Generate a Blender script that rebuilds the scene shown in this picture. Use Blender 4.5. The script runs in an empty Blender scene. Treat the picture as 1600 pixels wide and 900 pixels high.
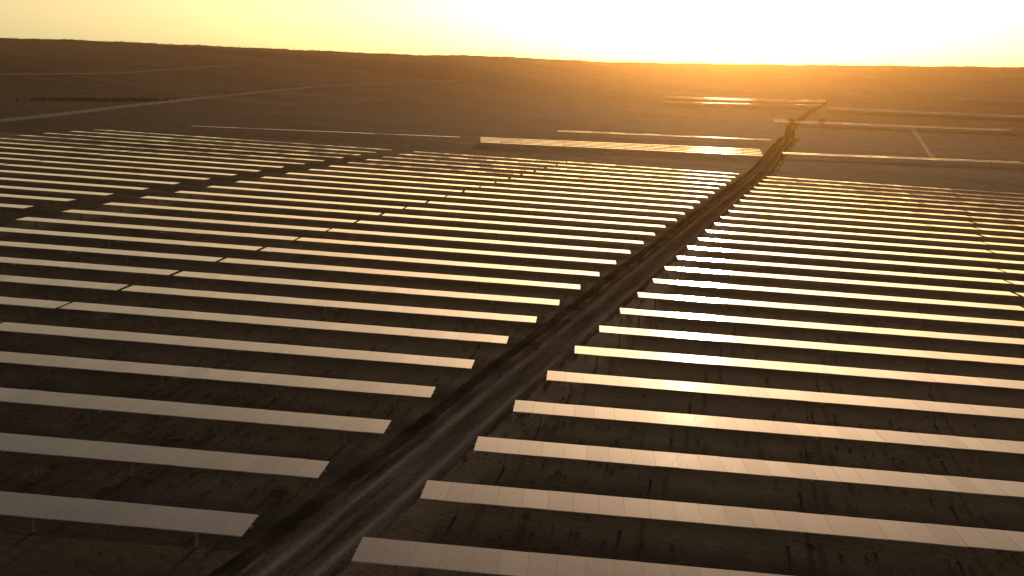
import bpy, bmesh, math, random
from mathutils import Vector, Matrix
random.seed(7)
R = math.radians
scene = bpy.context.scene
col = scene.collection

# ------------------------------------------------------------------ camera
CAMZ = 21.5
cam_d = bpy.data.cameras.new('camera')
cam_d.sensor_width = 36; cam_d.lens = 36.0
cam_d.clip_start = 0.5; cam_d.clip_end = 20000
cam_o = bpy.data.objects.new('camera', cam_d); col.objects.link(cam_o)
Fv = Vector((-0.32114684, 0.92283382, -0.21270274)).normalized()
Rv = Vector((0.94285865, 0.33261948, 0.01954104)).normalized()
Uv = Rv.cross(Fv).normalized()
m3 = Matrix((Rv, Uv, -Fv)).transposed()
cam_o.matrix_world = Matrix.Translation((0, 0, CAMZ)) @ m3.to_4x4()
scene.camera = cam_o

# ------------------------------------------------------------------ sun and sky
SUN_AZ, SUN_EL = -7.8, 7.2            # azimuth clockwise from +Y
sdir = Vector((math.sin(R(SUN_AZ))*math.cos(R(SUN_EL)), math.cos(R(SUN_AZ))*math.cos(R(SUN_EL)), math.sin(R(SUN_EL))))
sun_d = bpy.data.lights.new('sun', 'SUN'); sun_d.energy = 2.0; sun_d.angle = R(2.5)
sun_d.color = (1.0, 0.72, 0.42)
sun_o = bpy.data.objects.new('sun', sun_d); col.objects.link(sun_o)
sun_o.rotation_mode = 'QUATERNION'; sun_o.rotation_quaternion = sdir.to_track_quat('Z', 'Y')

w = bpy.data.worlds.new('World'); scene.world = w; w.use_nodes = True
wn, wl = w.node_tree.nodes, w.node_tree.links
wn.clear()
out = wn.new('ShaderNodeOutputWorld'); bg = wn.new('ShaderNodeBackground')
sky = wn.new('ShaderNodeTexSky'); sky.sky_type = 'NISHITA'; sky.sun_disc = False
sky.sun_elevation = R(SUN_EL); sky.sun_rotation = R(SUN_AZ)
sky.air_density = 1.6; sky.dust_density = 2.5; sky.ozone_density = 0.6
SKY = 0.13
tint = wn.new('ShaderNodeMix'); tint.data_type = 'RGBA'; tint.blend_type = 'MULTIPLY'
tint.inputs[0].default_value = 1.0; tint.inputs[7].default_value = (0.86, 0.71, 0.68, 1)
hs = wn.new('ShaderNodeHueSaturation'); hs.inputs['Saturation'].default_value = .58
wl.new(sky.outputs[0], hs.inputs['Color']); wl.new(hs.outputs[0], tint.inputs[6])
# the bright aureole of thin cloud and dust round the low sun
tc = wn.new('ShaderNodeTexCoord')
dot = wn.new('ShaderNodeVectorMath'); dot.operation = 'DOT_PRODUCT'; dot.inputs[1].default_value = sdir
nrm = wn.new('ShaderNodeVectorMath'); nrm.operation = 'NORMALIZE'
wl.new(tc.outputs['Generated'], nrm.inputs[0]); wl.new(nrm.outputs[0], dot.inputs[0])
def wmath(op, a, b=None):
    n = wn.new('ShaderNodeMath'); n.operation = op
    for i, v in enumerate((a, b)):
        if v is None: continue
        if isinstance(v, (int, float)): n.inputs[i].default_value = v
        else: wl.new(v, n.inputs[i])
    return n.outputs[0]
ang = wmath('ARCCOSINE', wmath('MINIMUM', dot.outputs['Value'], 0.999999))
def lobe(width_deg, amp):
    return wmath('MULTIPLY', wmath('EXPONENT', wmath('MULTIPLY', ang, -1.0/R(width_deg))), amp)
def coloured(fac, c):
    v = wn.new('ShaderNodeVectorMath'); v.operation = 'SCALE'; v.inputs[0].default_value = c
    wl.new(fac, v.inputs['Scale']); return v
vm0 = coloured(lobe(3.5, 14.0), (1.0, 0.86, 0.45)); vm1 = coloured(lobe(11, 12.5), (1.0, 0.64, 0.22))
vm = wn.new('ShaderNodeVectorMath'); vm.operation = 'ADD'
wl.new(vm0.outputs[0], vm.inputs[0]); wl.new(vm1.outputs[0], vm.inputs[1])
add = wn.new('ShaderNodeVectorMath'); add.operation = 'ADD'
sep = wn.new('ShaderNodeSeparateXYZ'); wl.new(nrm.outputs[0], sep.inputs[0])
elev = wmath('ARCSINE', wmath('MAXIMUM', sep.outputs['Z'], 0.0))
ext = wn.new('ShaderNodeVectorMath'); ext.operation = 'SUBTRACT'; ext.inputs[0].default_value = (0.84, 0.70, 0.68)
exs = coloured(wmath('EXPONENT', wmath('MULTIPLY', elev, -1/R(6.0))), (.14, .06, .44))      # dust near the horizon takes out the blue
wl.new(exs.outputs[0], ext.inputs[1]); wl.new(ext.outputs[0], tint.inputs[7])
low = coloured(wmath('EXPONENT', wmath('MULTIPLY', elev, -1/R(7.0))), (3.4, 3.9, 2.3))   # pale dusty band above the horizon
ad2 = wn.new('ShaderNodeVectorMath'); ad2.operation = 'ADD'
wl.new(vm.outputs[0], ad2.inputs[0]); wl.new(low.outputs[0], ad2.inputs[1])
wl.new(tint.outputs[2], add.inputs[0]); wl.new(ad2.outputs[0], add.inputs[1])
wl.new(add.outputs[0], bg.inputs[0]); bg.inputs[1].default_value = SKY
wl.new(bg.outputs[0], out.inputs[0])

scene.view_settings.view_transform = 'Standard'
scene.view_settings.look = 'None'
scene.view_settings.exposure = 0.0
scene.view_settings.gamma = 1.0
scene.view_settings.use_curve_mapping = False

# ------------------------------------------------------------------ helpers
def link(name, me, mat=None, parent=None):
    o = bpy.data.objects.new(name, me); col.objects.link(o)
    if mat and me is not None and not me.materials: me.materials.append(mat)
    if parent: o.parent = parent
    return o
def tag(o, label=None, cat=None, group=None, kind=None):
    if label: o['label'] = label
    if cat: o['category'] = cat
    if group: o['group'] = group
    if kind: o['kind'] = kind
    return o
class MB:
    def __init__(s): s.v = []; s.f = []
    def box(s, x0, x1, y0, y1, z0, z1):
        b = len(s.v)
        s.v += [(x0,y0,z0),(x1,y0,z0),(x1,y1,z0),(x0,y1,z0),(x0,y0,z1),(x1,y0,z1),(x1,y1,z1),(x0,y1,z1)]
        s.f += [(b,b+3,b+2,b+1),(b+4,b+5,b+6,b+7),(b,b+1,b+5,b+4),(b+1,b+2,b+6,b+5),(b+2,b+3,b+7,b+6),(b+3,b,b+4,b+7)]
    def slab(s, top, th):
        """closed slab from four top corners (anticlockwise)"""
        b = len(s.v)
        s.v += [tuple(p) for p in top] + [(p[0], p[1], p[2]-th) for p in top]
        s.f += [(b,b+1,b+2,b+3),(b+7,b+6,b+5,b+4)]
        for i in range(4):
            j = (i+1) % 4; s.f.append((b+i, b+4+i, b+4+j, b+j))
    def quad(s, a, b_, c, d):
        b = len(s.v); s.v += [tuple(a), tuple(b_), tuple(c), tuple(d)]; s.f.append((b,b+1,b+2,b+3))
    def mesh(s, name, smooth=False):
        me = bpy.data.meshes.new(name); me.from_pydata(s.v, [], s.f); me.update()
        if smooth:
            for p in me.polygons: p.use_smooth = True
        return me
def sm(t):
    t = min(1.0, max(0.0, t)); return t*t*(3-2*t)

# ------------------------------------------------------------------ terrain function
GX, SK = -0.04425839509, 0.27488752          # cross slope of the ground, skew of the rows
RA = [-45.37, -41.9, -34.76, -27.08, -24.66, -21.19, -17.69, -14.2, -5.71, 6.61]
RT = [0.01368, 0.01373, 0.01126, 0.0084, 0.00749, 0.00812, 0.00633, 0.00453, 0.00501, 0.00678]
def interp(a):
    if a <= RA[0]: return RT[0]
    for i in range(len(RA)-1):
        if a <= RA[i+1]:
            t = (a-RA[i])/(RA[i+1]-RA[i]); return RT[i]+(RT[i+1]-RT[i])*t
    return RT[-1]
def ground_z(x, y):
    D = math.hypot(x, y); a = math.degrees(math.atan2(x, y))
    if y < 0: a = max(-90, min(90, a))
    t = interp(a)
    ridge = 700 + 400*sm((a+24)/12)
    xx = max(-450.0, min(450.0, x))
    k = sm((D-330)/(ridge-330)); z = GX*xx*(1-k) + (CAMZ+ridge*t)*k
    if D > ridge: z -= (D-ridge)*.004
    if D > 480: z += k*(math.sin(a*1.9+.6)*.20+math.sin(a*4.7)*.10+math.sin(a*11.3)*.04)*ridge/900
    return z

# ------------------------------------------------------------------ materials
def mat(name):
    m = bpy.data.materials.new(name); m.use_nodes = True
    nt = m.node_tree; b = nt.nodes['Principled BSDF']
    return m, nt, b
def N(nt, t, **k):
    n = nt.nodes.new(t)
    for a, v in k.items(): setattr(n, a, v)
    return n
def noise(nt, scale, detail=6, vec=None, rough=.6):
    n = N(nt, 'ShaderNodeTexNoise'); n.inputs['Scale'].default_value = scale
    n.inputs['Detail'].default_value = detail; n.inputs['Roughness'].default_value = rough
    if vec is not None: nt.links.new(vec, n.inputs['Vector'])
    return n.outputs['Fac']
def ramp(nt, fac, stops):
    r = N(nt, 'ShaderNodeValToRGB'); nt.links.new(fac, r.inputs[0])
    el = r.color_ramp.elements
    while len(el) < len(stops): el.new(.5)
    for e, (p, c) in zip(el, stops): e.position = p; e.color = (*c, 1)
    return r.outputs[0]
def mixc(nt, fac, a, b, mode='MIX'):
    n = N(nt, 'ShaderNodeMix', data_type='RGBA', blend_type=mode)
    for i, v in ((0, fac), (6, a), (7, b)):
        if isinstance(v, (int, float)): n.inputs[i].default_value = v
        elif isinstance(v, tuple): n.inputs[i].default_value = (*v, 1)
        else: nt.links.new(v, n.inputs[i])
    return n.outputs[2]
def bump(nt, h, strength, dist, b):
    n = N(nt, 'ShaderNodeBump'); n.inputs['Strength'].default_value = strength; n.inputs['Distance'].default_value = dist
    nt.links.new(h, n.inputs['Height']); nt.links.new(n.outputs[0], b.inputs['Normal'])
def obco(nt, sx=1, sy=1, sz=1):
    g = N(nt, 'ShaderNodeNewGeometry'); mp = N(nt, 'ShaderNodeMapping')
    mp.inputs['Scale'].default_value = (sx, sy, sz); nt.links.new(g.outputs['Position'], mp.inputs[0])
    return mp.outputs[0]

# soil with dry grass
M_soil, nt, b = mat('soil')
p1 = obco(nt)
big = noise(nt, .035, 5, p1); mid = noise(nt, .35, 6, p1); fine = noise(nt, 4.0, 6, p1, .7)
pl = obco(nt, .02, .09, .05); field = noise(nt, 1.0, 5, pl)
c1 = ramp(nt, mid, [(.32, (.040,.032,.031)), (.52, (.080,.066,.062)), (.70, (.140,.118,.110))])
c2 = ramp(nt, field, [(.35, (.038,.038,.024)), (.50, (.084,.071,.058)), (.66, (.060,.051,.040))])
c = mixc(nt, big, c1, c2)
# old field parcels: broad patches of darker and paler ground
parcel = N(nt, 'ShaderNodeTexVoronoi', feature='F1'); parcel.inputs['Scale'].default_value = 1.0
nt.links.new(obco(nt, .006, .016, .004), parcel.inputs['Vector'])
pc = N(nt, 'ShaderNodeSeparateColor'); nt.links.new(parcel.outputs['Color'], pc.inputs[0])
pn = N(nt, 'ShaderNodeMath', operation='ADD'); nt.links.new(pc.outputs[0], pn.inputs[0]); nt.links.new(noise(nt, 1.0, 5, obco(nt, .01, .03, .01)), pn.inputs[1])
c = mixc(nt, .8, c, ramp(nt, pn.outputs[0], [(.45, (.50,.52,.50)), (.95, (1.0,.97,.93)), (1.0, (1.45,1.32,1.15))]), 'MULTIPLY')
c = mixc(nt, .55, c, ramp(nt, fine, [(.3, (.45,.42,.40)), (.7, (1.25,1.2,1.15))]), 'MULTIPLY')
nt.links.new(c, b.inputs['Base Color']); b.inputs['Roughness'].default_value = .95
b.inputs['Specular IOR Level'].default_value = .04
hsum = N(nt, 'ShaderNodeMath', operation='ADD'); nt.links.new(fine, hsum.inputs[0]); nt.links.new(mid, hsum.inputs[1])
bump(nt, hsum.outputs[0], .8, .25, b)

# dirt road
M_road, nt, b = mat('packed_dirt')
ps = obco(nt, 1.6, .12, 1); pf = obco(nt, 3, 3, 3)
a1 = noise(nt, 1.0, 6, ps); a2 = noise(nt, 1.0, 6, pf, .7)
c = ramp(nt, a1, [(.35, (.042,.034,.028)), (.5, (.070,.059,.050)), (.66, (.110,.095,.084))])
c = mixc(nt, .5, c, ramp(nt, a2, [(.3, (.5,.48,.46)), (.7, (1.2,1.2,1.2))]), 'MULTIPLY')
wa = N(nt, 'ShaderNodeAttribute', attribute_name='wear')
wf = N(nt, 'ShaderNodeMath', operation='MULTIPLY'); nt.links.new(wa.outputs['Fac'], wf.inputs[0]); nt.links.new(a1, wf.inputs[1])
c = mixc(nt, wf.outputs[0], c, (.30,.275,.26))
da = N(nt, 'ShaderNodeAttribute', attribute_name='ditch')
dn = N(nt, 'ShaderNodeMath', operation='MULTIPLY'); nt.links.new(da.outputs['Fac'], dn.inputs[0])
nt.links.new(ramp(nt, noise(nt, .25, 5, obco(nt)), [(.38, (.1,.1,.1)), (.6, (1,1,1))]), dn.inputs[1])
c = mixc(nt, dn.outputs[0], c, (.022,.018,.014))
nt.links.new(c, b.inputs['Base Color']); b.inputs['Roughness'].default_value = .9
b.inputs['Specular IOR Level'].default_value = 0
bump(nt, a2, .9, .2, b)
M_track, nt, b = mat('pale_gravel'); b.inputs['Specular IOR Level'].default_value = .05
a1 = noise(nt, .6, 6, obco(nt))
nt.links.new(ramp(nt, a1, [(.3, (.11,.095,.088)), (.7, (.18,.16,.15))]), b.inputs['Base Color'])
b.inputs['Roughness'].default_value = .9

# photovoltaic glass: dark cells under dusty glass
def pv_material(name, rough, ior):
    m, nt, b = mat(name)
    tc = N(nt, 'ShaderNodeTexCoord')
    br = N(nt, 'ShaderNodeTexBrick'); br.offset = 0
    br.inputs['Scale'].default_value = 1.0
    br.inputs['Brick Width'].default_value = .1885; br.inputs['Row Height'].default_value = .1715
    br.inputs['Mortar Size'].default_value = .004
    br.inputs['Color1'].default_value = (.012,.016,.032,1); br.inputs['Color2'].default_value = (.016,.020,.038,1)
    br.inputs['Mortar'].default_value = (.10,.10,.11,1)
    nt.links.new(tc.outputs['Object'], br.inputs['Vector'])
    dust = noise(nt, .8, 6, obco(nt)); streak = noise(nt, 1.0, 5, obco(nt, 5, .6, 1))
    dc = ramp(nt, dust, [(.35, (.03,.03,.03)), (.7, (.14,.14,.14))])
    c = mixc(nt, dc, br.outputs['Color'], (.34,.23,.15))
    nt.links.new(c, b.inputs['Base Color'])
    rr = N(nt, 'ShaderNodeMapRange'); rr.inputs['To Min'].default_value = rough*.7; rr.inputs['To Max'].default_value = rough*1.35
    nt.links.new(streak, rr.inputs['Value']); nt.links.new(rr.outputs[0], b.inputs['Roughness'])
    b.inputs['IOR'].default_value = ior
    b.inputs['Specular IOR Level'].default_value = .5
    return m
M_pv = pv_material('solar_glass', .09, 1.55)
M_alu, nt, b = mat('aluminium_frame')
b.inputs['Base Color'].default_value = (.55,.55,.56,1); b.inputs['Metallic'].default_value = .8; b.inputs['Roughness'].default_value = .45
M_galv, nt, b = mat('galvanised_steel')
nt.links.new(ramp(nt, noise(nt, 8, 4, obco(nt)), [(.3, (.12,.115,.11)), (.7, (.18,.175,.17))]), b.inputs['Base Color'])
b.inputs['Metallic'].default_value = .15; b.inputs['Roughness'].default_value = .6
M_box, nt, b = mat('painted_metal'); b.inputs['Base Color'].default_value = (.35,.35,.34,1); b.inputs['Roughness'].default_value = .5
M_leaf, nt, b = mat('dry_leaf')
nt.links.new(ramp(nt, noise(nt, 3, 3, obco(nt)), [(.3, (.040,.045,.018)), (.7, (.085,.075,.035))]), b.inputs['Base Color'])
b.inputs['Roughness'].default_value = .8
M_twig, nt, b = mat('twig_bark'); b.inputs['Base Color'].default_value = (.06,.045,.03,1); b.inputs['Roughness'].default_value = .9
M_straw, nt, b = mat('dry_straw')
nt.links.new(ramp(nt, noise(nt, .5, 3, obco(nt)), [(.3, (.07,.062,.03)), (.7, (.15,.12,.07))]), b.inputs['Base Color'])
b.inputs['Roughness'].default_value = .85

# ------------------------------------------------------------------ ground: one sheet to the horizon
angs = []
a = -180.0
while a < 180:
    angs.append(a); a += .35 if -62 < a < 32 else 4.0
rads = [0.0]; r_ = 6.0
while r_ < 6500: rads.append(r_); r_ *= 1.035
rads.append(6500)
mb = MB(); na = len(angs)
mb.v.append((0, 0, 0))
for r_ in rads[1:]:
    for a in angs:
        x, y = r_*math.sin(R(a)), r_*math.cos(R(a)); mb.v.append((x, y, ground_z(x, y)))
for j in range(na): mb.f.append((0, 1+(j+1) % na, 1+j))
for i in range(len(rads)-2):
    for j in range(na):
        k = (j+1) % na; b0 = 1+i*na; b1 = 1+(i+1)*na
        mb.f.append((b0+j, b0+k, b1+k, b1+j))
tag(link('ground', mb.mesh('ground', True), M_soil), kind='structure')
zlow = min(v[2] for v in mb.v); zhigh = max(v[2] for v in mb.v)

def strip(name, pts, width, m, lift, sub=6.0, rough=.0):
    """a draped ribbon with sloped shoulders along a polyline"""
    P = [Vector((*p, 0)) for p in pts]; Q = []
    for i in range(len(P)-1):
        n = max(1, int((P[i+1]-P[i]).length/sub))
        for k in range(n): Q.append(P[i].lerp(P[i+1], k/n))
    Q.append(P[-1])
    for _ in range(3):
        Q = [Q[0]] + [(Q[i-1]+Q[i]*2+Q[i+1])/4 for i in range(1, len(Q)-1)] + [Q[-1]]
    mb = MB(); rnd = random.Random(len(pts)*7)
    for i, q in enumerate(Q):
        d = (Q[min(i+1, len(Q)-1)]-Q[max(i-1, 0)]).normalized(); nn = Vector((d.y, -d.x, 0))
        w_ = width*(1+rough*rnd.uniform(-1, 1))
        for s, h in ((-.5, -.05), (-.42, lift), (.42, lift), (.5, -.05)):
            p = q+nn*s*w_; mb.v.append((p.x, p.y, ground_z(p.x, p.y)+h))
        if i:
            b0 = (i-1)*4; b1 = i*4
            for k in range(3): mb.f.append((b0+k, b0+k+1, b1+k+1, b1+k))
    return tag(link(name, mb.mesh(name, True), m), kind='structure')
# the access road between the two fields: profiled with wheel ruts
mb = MB()
prof = [(-2.9,-.03),(-2.6,.10),(-2.3,.06),(-2.05,-.0),(-1.75,-.03),(-1.55,.05),(-1.25,.045),(-1.12,.01),(-.92,-.0),(-.78,.04),(-.35,.07),(.0,.08),(.35,.07),(.78,.04),(.92,0),(1.12,.01),(1.25,.045),(1.55,.05),(1.75,-.03)]
ys = []; y = -20.0
while y < 330: ys.append(y); y += .8
for i, y in enumerate(ys):
    cx = -21.1 + .12*math.sin(y*.03+1) + .03*math.sin(y*.17) - max(0, y-215)*.033
    for k, (dx, dz) in enumerate(prof):
        e = random.uniform(-.12, .12) if k in (0, 1, 2, 3, 17, 18) else random.uniform(-.03, .03)
        x = cx+dx+e
        mb.v.append((x, y, ground_z(x, y)+dz+.012+random.uniform(-.006, .006)))
    if i:
        n = len(prof)
        for k in range(n-1): mb.f.append(((i-1)*n+k, (i-1)*n+k+1, i*n+k+1, i*n+k))
rme = mb.mesh('dirt_road', True)
wear = rme.attributes.new('wear', 'FLOAT', 'POINT')
for i in range(len(rme.vertices)):
    k = i % len(prof); d_ = abs(abs(prof[k][0])-.95)
    wear.data[i].value = max(0, 1-d_/.32)
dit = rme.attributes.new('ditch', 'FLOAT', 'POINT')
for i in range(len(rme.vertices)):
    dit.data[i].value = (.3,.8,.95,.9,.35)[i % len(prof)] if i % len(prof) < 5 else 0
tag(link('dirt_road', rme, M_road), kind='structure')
strip('hill_track', [(-169,146),(-175.6,171.5),(-177.7,180.6),(-182.7,199.8),(-192.9,232.5),(-203.5,275.1),(-207.6,317.1),(-207,360.9),(-200.1,379.8),(-188.5,403.9),(-180,440)], 4.0, M_track, .12, rough=.12)
strip('upper_track', [(-300,230),(-289.7,284.7),(-277.7,318.2),(-275,336.4),(-277.1,358.6),(-276,378.5),(-274,410)], 4.0, M_track, .12, rough=.12)
strip('far_road', [(-24.9,329),(-29.1,386),(-28.6,462),(-25.2,552)], 3.5, M_road, .08, rough=.1)
strip('field_path', [(13.3,427.4),(14.8,370.3),(15.4,286.5)], 1.6, M_track, .1, rough=.15)

# ------------------------------------------------------------------ solar rows
TILT = R(2.5)
A = Vector((1, SK, GX)).normalized(); n0 = Vector((-GX, 0, 1)).normalized(); AC = n0.cross(A).normalized()
NT = n0*math.cos(TILT)+AC*math.sin(TILT); ACT = NT.cross(A).normalized()
ROW = Matrix((A, ACT, NT)).transposed()
PW = 2.26                                      # panel width across the row
HUB = 1.1                                      # height of the torque tube above ground
LM = A.x                                       # x-metres per row metre
mesh_cache = {}
def panel_mesh(n, pitch, var):
    key = ('panel', n, var)
    if key in mesh_cache: return mesh_cache[key]
    rnd = random.Random(n*31+var); mb = MB(); fr = MB()
    sag = 0
    for i in range(n):
        x0 = i*pitch+.004; x1 = (i+1)*pitch-.004
        dz = rnd.uniform(-.004, .004); e = rnd.gauss(0, .0030); g = rnd.gauss(0, .003)
        def z(x, y): return .10+dz+y*e+(x-x0)*g
        mb.slab([(x0,-PW/2,z(x0,-PW/2)),(x1,-PW/2,z(x1,-PW/2)),(x1,PW/2,z(x1,PW/2)),(x0,PW/2,z(x0,PW/2))], .035)
    me = mb.mesh('solar_modules'); me.materials.append(M_pv); me.materials.append(M_alu)
    for p in me.polygons:
        p.material_index = 0 if (p.index % 6) == 0 else 1
    mesh_cache[key] = me; return me
def tube_mesh(L):
    key = ('tube', round(L, 2))
    if key in mesh_cache: return mesh_cache[key]
    bm = bmesh.new(); seg = 8
    rings = []
    for x in (-.1, L+.1):
        rings.append([bm.verts.new((x, .065*math.cos(R(45*k+22.5)), .065*math.sin(R(45*k+22.5)))) for k in range(seg)])
    for k in range(seg): bm.faces.new((rings[0][k], rings[1][k], rings[1][(k+1) % seg], rings[0][(k+1) % seg]))
    bm.faces.new(rings[0]); bm.faces.new(rings[1][::-1])
    bmesh.ops.recalc_face_normals(bm, faces=bm.faces)
    me = bpy.data.meshes.new('torque_tube'); bm.to_mesh(me); bm.free(); me.materials.append(M_galv)
    mesh_cache[key] = me; return me
def post_mesh():
    if 'post' in mesh_cache: return mesh_cache['post']
    mb = MB()                                   # I-section pile with a bearing head
    mb.box(-.075,.075,-.05,-.042,-HUB-.3,-.08); mb.box(-.075,.075,.042,.05,-HUB-.3,-.08)
    mb.box(-.004,.004,-.042,.042,-HUB-.3,-.08)
    mb.box(-.05,.05,-.10,.10,-.08,-.066); mb.box(-.05,.05,-.10,-.068,-.066,.07); mb.box(-.05,.05,.068,.10,-.066,.07)
    me = mb.mesh('post'); me.materials.append(M_galv); mesh_cache['post'] = me; return me
def motor_mesh():
    if 'motor' in mesh_cache: return mesh_cache['motor']
    bm = bmesh.new(); bmesh.ops.create_cube(bm, size=1, matrix=Matrix.Translation((0,-.02,-.2)) @ Matrix.Diagonal((.26,.22,.26,1)))
    bmesh.ops.create_cone(bm, cap_ends=True, segments=12, radius1=.07, radius2=.07, depth=.3, matrix=Matrix.Translation((0,-.24,-.24)) @ Matrix.Rotation(R(90), 4, 'X'))
    me = bpy.data.meshes.new('drive_motor'); bm.to_mesh(me); bm.free(); me.materials.append(M_box); mesh_cache['motor'] = me; return me

def in_view(p, pad=1.03):
    d = Vector(p)-Vector((0, 0, CAMZ)); z = d.dot(Fv)
    if z < 1: return False
    return abs(d.dot(Rv)/z) < .5*pad and abs(d.dot(Uv)/z) < .28125*pad

ORD = ['nearest','second','third','fourth','fifth','sixth','seventh','eighth','ninth','tenth','eleventh','twelfth','thirteenth','fourteenth','fifteenth','sixteenth','seventeenth','eighteenth','nineteenth','twentieth','twenty-first','twenty-second','twenty-third','twenty-fourth','twenty-fifth','twenty-sixth','twenty-seventh','twenty-eighth','twenty-ninth','thirtieth']
def look(D):
    if D < 60: return 'broad'
    if D < 120: return 'narrow'
    return 'thin distant'

P = 0.31882567*20.4
YL, YR = 1.73461574*20.4, 1.74675049*20.4      # far edge of the first row at the road end, at x = XL / XR
XL, XR = -1.16637646*20.4, -0.90778139*20.4
COLS = [ # x start, modules, module pitch, reference x, reference y, place text
    (-54.95, 28, (31.35/LM)/28, XL, YL, 'ending at the left side of the road', 'solar rows ending at the left side of the dirt road'),
    (-83.4, 25, (28.1/LM)/25, XL, YL, 'between far left lane and narrow gap', 'solar rows right of the far left lane'),
    (-115.8, 25, (27.9/LM)/25, XL, YL, 'just left of the upper left lane', 'solar rows left of the far left lane'),
    (-144.2, 25, (27.9/LM)/25, XL, YL, 'at the outermost left of the field', 'outermost left solar rows'),
    (XR, 29, (32.75/LM)/29, XR, YR, 'starting at the right side of the road', 'solar rows starting at the right side of the dirt road'),
    (14.6, 29, (32.75/LM)/29, XR, YR, 'beyond the thin gap at far right', 'solar rows beyond the right gap'),
]
def row_root(name, x, y, z):
    o = bpy.data.objects.new(name, None); col.objects.link(o); o.empty_display_size = .5
    o.location = (x, y, z); return o
nrows = 0
for ci, (x0, nm, mp, xr, yr, txt, grp) in enumerate(COLS):
    cnt = 0
    for k in range(26):
        rr = random.Random(ci*100+k)
        yc = yr + k*P - PW/2*.98                    # centre line at x = xr
        cx = x0; cy = yc + SK*(x0-xr)
        L = nm*mp
        pts = [(cx+A.x*L*t, cy+A.y*L*t, GX*(cx+A.x*L*t)+HUB) for t in [i/20 for i in range(21)]]
        if not any(in_view(q) for q in pts): continue
        D = min(math.hypot(q[0], q[1]) for q in pts if in_view(q))
        gz = GX*cx
        root = row_root('solar_panel_row', cx, cy, gz)
        # x of neighbouring ends wanders by some centimetres, tilt by fractions of a degree
        root.location.x += rr.uniform(-.12, .12); root.location.z += rr.uniform(-.03, .03)
        if ci in (2, 3): root.location.y += .25
        dt = rr.gauss(0, .0028)
        root.rotation_euler = (ROW @ Matrix.Rotation(dt, 3, 'X')).to_euler()
        tag(root, '%s %s flat solar row %s' % (ORD[cnt], look(D), txt) if cnt else 'nearest flat solar row %s' % txt, 'solar panels', grp)
        cnt += 1; nrows += 1
        def child(name, me, loc):
            o = bpy.data.objects.new(name, me); col.objects.link(o); o.parent = root; o.location = loc; return o
        child('solar_modules', panel_mesh(nm, mp, (k*7+ci) % 4), (0, 0, HUB))
        child('torque_tube', tube_mesh(L), (0, 0, HUB))
        if D < 130:
            npst = 5; off = 2.3 if ci not in (4, 5) else 1.6
            sp = (L-off-1.6)/(npst-1)
            for i in range(npst):
                xx = (L-off-i*sp) if ci not in (4, 5) else off+i*sp
                child('post', post_mesh(), (xx, 0, HUB))
            child('drive_motor', motor_mesh(), (L/2+.5, 0, HUB))
print('rows', nrows)

FH = .9                                       # hub height of the far rows
def far_post_mesh():
    if 'fpost' in mesh_cache: return mesh_cache['fpost']
    mb = MB(); mb.box(-.045,.045,-.045,.045,-.2,FH-.02); mb.box(-.06,.06,-.25,.25,FH-.02,FH+.03)
    me = mb.mesh('post'); me.materials.append(M_galv); mesh_cache['fpost'] = me; return me
# far arrays: long rows that follow the terrain
def far_row(p0, p1, width, label, grp, th=.06):
    mb = MB(); a = Vector((*p0, 0)); b = Vector((*p1, 0)); Lr = (b-a).length; n = max(2, int(Lr/4.6))
    d = (b-a).normalized(); nn = Vector((-d.y, d.x, 0))
    org = Vector((a.x, a.y, ground_z(a.x, a.y)))
    for i in range(n):
        q0 = a.lerp(b, (i+.012)/n); q1 = a.lerp(b, (i+1-.012)/n)
        mz = lambda q: ground_z(q.x, q.y)+FH+.1
        z0, z1 = mz(q0), mz(q1); gg = random.gauss(0, .004)
        c = [q0-nn*width/2, q1-nn*width/2, q1+nn*width/2, q0+nn*width/2]
        zz = [z0, z1, z1+gg*width, z0+gg*width]
        mb.slab([Vector((v.x, v.y, z))-org for v, z in zip(c, zz)], th)
    me = mb.mesh('solar_modules'); me.materials.append(M_pv); me.materials.append(M_alu)
    for p in me.polygons: p.material_index = 0 if (p.index % 6) == 0 else 1
    root = row_root('solar_panel_row', *org); o = link('solar_modules', me, None, root)
    if math.hypot(*p0) < 260:
        for i in range(0, n+1, 2):
            q = a.lerp(b, min(.995, max(.005, i/n))); z = ground_z(q.x, q.y)
            o = bpy.data.objects.new('post', far_post_mesh()); col.objects.link(o); o.parent = root
            o.location = (q.x-org.x, q.y-org.y, z-org.z)
    tag(root, label, 'solar panels', grp)
def far_block(b0, b1, t0, t1, n, cover, place, grp):
    """n rows between a front edge b0-b1 and a back edge t0-t1"""
    for i in range(n):
        f = (i+.5)/n
        p0 = tuple(b0[j]+(t0[j]-b0[j])*f for j in (0, 1)); p1 = tuple(b1[j]+(t1[j]-b1[j])*f for j in (0, 1))
        dep = (math.hypot(t0[0]-b0[0], t0[1]-b0[1])+math.hypot(t1[0]-b1[0], t1[1]-b1[1]))/2/n
        far_row(p0, p1, dep*cover, '%s solar row of the %s' % ('frontmost' if i == 0 else (ORD[i] if i < n-1 else 'rearmost'), place), grp)
far_block((-82.2,212.9), (-23.9,242.9), (-87.6,226.8), (-27,265), 5, .22, 'bright far band left of the road', 'bright far band of solar rows')
far_block((-140,188.4), (-90,220.5), (-141,190), (-91,222.2), 1, .30, 'thin pale line left of bright band', 'thin far line of solar rows')
far_block((-20.5,255), (37,292), (-21.2,261), (36,299), 2, .3, 'pale line right of the road behind the right field', 'far line of rows right of the road')
far_block((-79.6,262.4), (-27.8,297.8), (-81,268), (-28,304), 2, .22, 'faint line just behind bright far band', 'faint line behind the bright far band')
far_block((-94.1,483.7), (-24.3,530.5), (-97.6,501.4), (-25.2,548.3), 4, .34, 'far array under the sun, rear line', 'rear far array under the sun')
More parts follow.
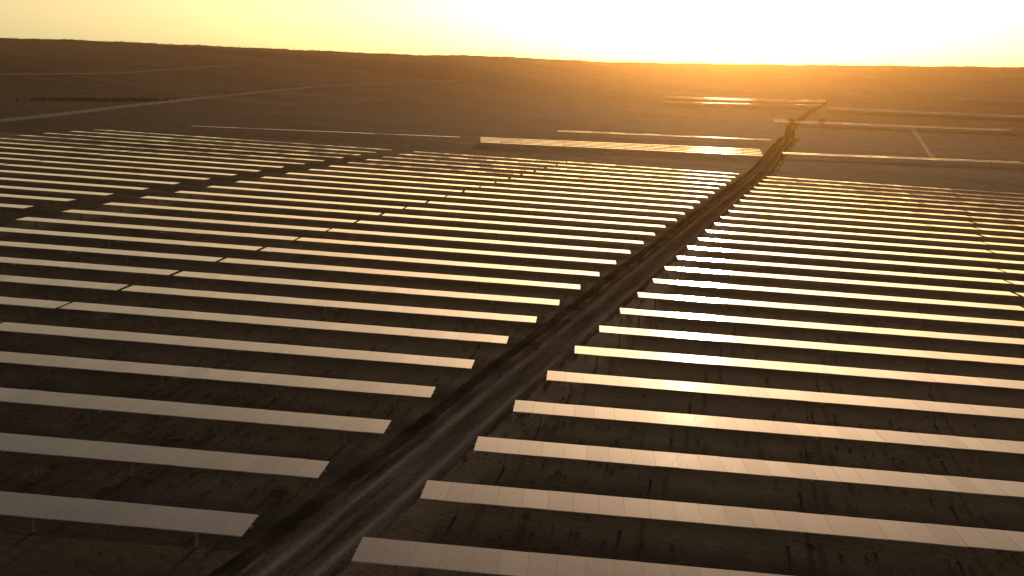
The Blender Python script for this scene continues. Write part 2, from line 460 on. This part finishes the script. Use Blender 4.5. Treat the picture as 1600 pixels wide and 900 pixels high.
far_block((-89,457), (-24.8,506), (-90.5,465.9), (-25,515.5), 2, .34, 'far array under the sun, front line', 'front far array under the sun')
far_block((-21.6,488.5), (62.3,515.4), (-22.4,504.9), (63.5,526.4), 4, .30, 'far array right of the road, rear line', 'rear far array right of the road')
far_block((-35.3,390.5), (49,437.9), (-36.7,404.8), (50.1,447.9), 3, .28, 'far array right of the road, front line', 'front far array right of the road')
far_block((38.3,606), (73,611), (38.7,622), (74.4,627), 3, .15, 'faint patch below the right horizon', 'faint array below the right horizon')

# ------------------------------------------------------------------ plants
def bush(x, y, w_, h, label, seed, n=420, group=None):
    rnd = random.Random(seed); z0 = ground_z(x, y)
    root = bpy.data.objects.new('shrub', None); col.objects.link(root); root.location = (x, y, z0)
    st = MB(); lf = MB()
    for i in range(9):
        a = rnd.uniform(0, 6.28); q = Vector((math.cos(a)*w_*.35*rnd.random(), math.sin(a)*w_*.35*rnd.random(), h*rnd.uniform(.5, .85)))
        s = Vector((q.y, -q.x, 0)).normalized()*.012*h+Vector((.004, 0, 0))
        st.quad(-s*1.6, s*1.6, q+s*.4, q-s*.4)
        s2 = s.cross(Vector((0, 0, 1)))
        st.quad(-s2*1.6, s2*1.6, q+s2*.4, q-s2*.4)
    cl = [(rnd.gauss(0, .22)*w_, rnd.gauss(0, .22)*w_, h*rnd.uniform(.25, .8), rnd.uniform(.12, .26)*w_) for _ in range(9)]
    for i in range(n):
        c = rnd.choice(cl); p = Vector((rnd.gauss(c[0], c[3]*.6), rnd.gauss(c[1], c[3]*.6), max(.03*h, rnd.gauss(c[2], c[3]*.45))))
        u = Vector((rnd.gauss(0, 1), rnd.gauss(0, 1), rnd.gauss(0, 1))).normalized()
        v = u.orthogonal().normalized(); s = w_*rnd.uniform(.03, .06)
        lf.quad(p-u*s, p-v*s*.5, p+u*s, p+v*s*.5)
    link('stem', st.mesh('stem'), M_twig, root); link('foliage', lf.mesh('foliage'), M_leaf, root)
    tag(root, label, 'shrub', group)
bush(-36.5, 37.1, .55, .40, 'small dark shrub between the two nearest rows at far left', 1)
bush(-25.1, 39.4, 1.1, .55, 'low dark shrub beside the end of the nearest left row', 2)
bush(-13.9, 42.5, .5, .35, 'small dark shrub below the second row right of the road', 3)
bush(-1.1, 45.3, .6, .45, 'round dark shrub on bare soil at the bottom right', 4)
bush(3.6, 64.0, .5, .4, 'tiny shrub behind the third row at the right edge', 5)
bush(-29.7, 399, 3.2, 2.4, 'reddish dark bush at the far end of the road, left side', 6)
bush(-19.3, 412, 3.2, 2.2, 'dark bush at the far end of the road, right side', 7)

def tufts(name, spots, m, label, cat, h0, h1, blades):
    mb = MB(); rnd = random.Random(len(spots))
    for (x, y, s) in spots:
        z = ground_z(x, y)-.01
        for i in range(blades):
            a = rnd.uniform(0, 6.28); r0 = rnd.random()*.16*s; h = rnd.uniform(h0, h1)*s
            bx, by = x+math.cos(a)*r0, y+math.sin(a)*r0
            lean = rnd.uniform(.1, .7)*h; w_ = .012*s+.006
            px, py = -math.sin(a)*w_, math.cos(a)*w_
            b0 = len(mb.v)
            mb.v += [(bx-px, by-py, z), (bx+px, by+py, z), (bx+math.cos(a)*lean, by+math.sin(a)*lean, z+h)]
            mb.f.append((b0, b0+1, b0+2))
    o = link(name, mb.mesh(name), m); tag(o, label, cat, kind='stuff')
rnd = random.Random(11); sp = []
while len(sp) < 3600:
    y = 24+rnd.random()**1.3*120; x = rnd.uniform(-.95*y-6, .18*y+6)
    cx = -21.1
    if abs(x-cx) < 1.7 and rnd.random() > .05: continue
    v = math.sin(x*.31+y*.13)+math.sin(y*.23-x*.11)+math.sin(x*.9+1)*.5
    if rnd.random() > .35+.3*v: continue
    sp.append((x, y, rnd.uniform(.5, 1.5)))
tufts('dry_weeds', sp, M_straw, 'sparse dry weeds scattered over the dark soil between the rows', 'weeds', .08, .22, 9)
sp = []
while len(sp) < 700:
    y = rnd.uniform(60, 330); side = rnd.choice((-1, 1))
    x = -21.1-max(0, y-215)*.033+side*abs(rnd.gauss(2.0, .55))
    sp.append((x, y, rnd.uniform(.6, 1.5)*(1+y/400)))
tufts('roadside_scrub', sp, M_leaf, 'low olive scrub lining both edges of the dirt road', 'scrub', .10, .26, 12)
sp = []
for i in range(420):
    t = rnd.random(); x = -218+t*14+rnd.gauss(0, 2); y = 228+t*30+rnd.gauss(0, 4)
    sp.append((x, y, rnd.uniform(2, 5)))
tufts('hillside_scrub', sp, M_leaf, 'dark scrub patches on the left hillside behind the pale track', 'scrub', .10, .28, 12)
sp = []
for i in range(2600):
    a = rnd.uniform(-50, 9); ridge = 700+400*sm((a+24)/12); D = ridge*rnd.uniform(.93, 1.01)
    x, y = D*math.sin(R(a)), D*math.cos(R(a)); k = ridge/700
    if math.sin(a*3.1)+math.sin(a*7.7+1) < rnd.uniform(-1.4, 1.2): continue
    sp.append((x, y, rnd.uniform(2, 4)*k**.8))
tufts('skyline_scrub', sp, M_leaf, 'dark uneven scrub along the skyline of the far ridge', 'scrub', .06, .22, 14)

# ------------------------------------------------------------------ haze
HB = 6700; zb = zlow-1; zt = max(zhigh+6, CAMZ+6)
mb = MB(); mb.box(-HB, HB, -HB, HB, zb, zt)
M_haze = bpy.data.materials.new('haze_air'); M_haze.use_nodes = True
nt = M_haze.node_tree; nt.nodes.clear()
o_ = nt.nodes.new('ShaderNodeOutputMaterial'); v_ = nt.nodes.new('ShaderNodeVolumePrincipled')
v_.inputs['Color'].default_value = (1.0, .52, .10, 1)
v_.inputs['Density'].default_value = .00017
v_.inputs['Anisotropy'].default_value = .90
nt.links.new(v_.outputs[0], o_.inputs['Volume'])
hz = link('haze', mb.mesh('haze'), M_haze)
tag(hz, 'warm dusty haze lying over the whole plain', 'haze', kind='stuff')
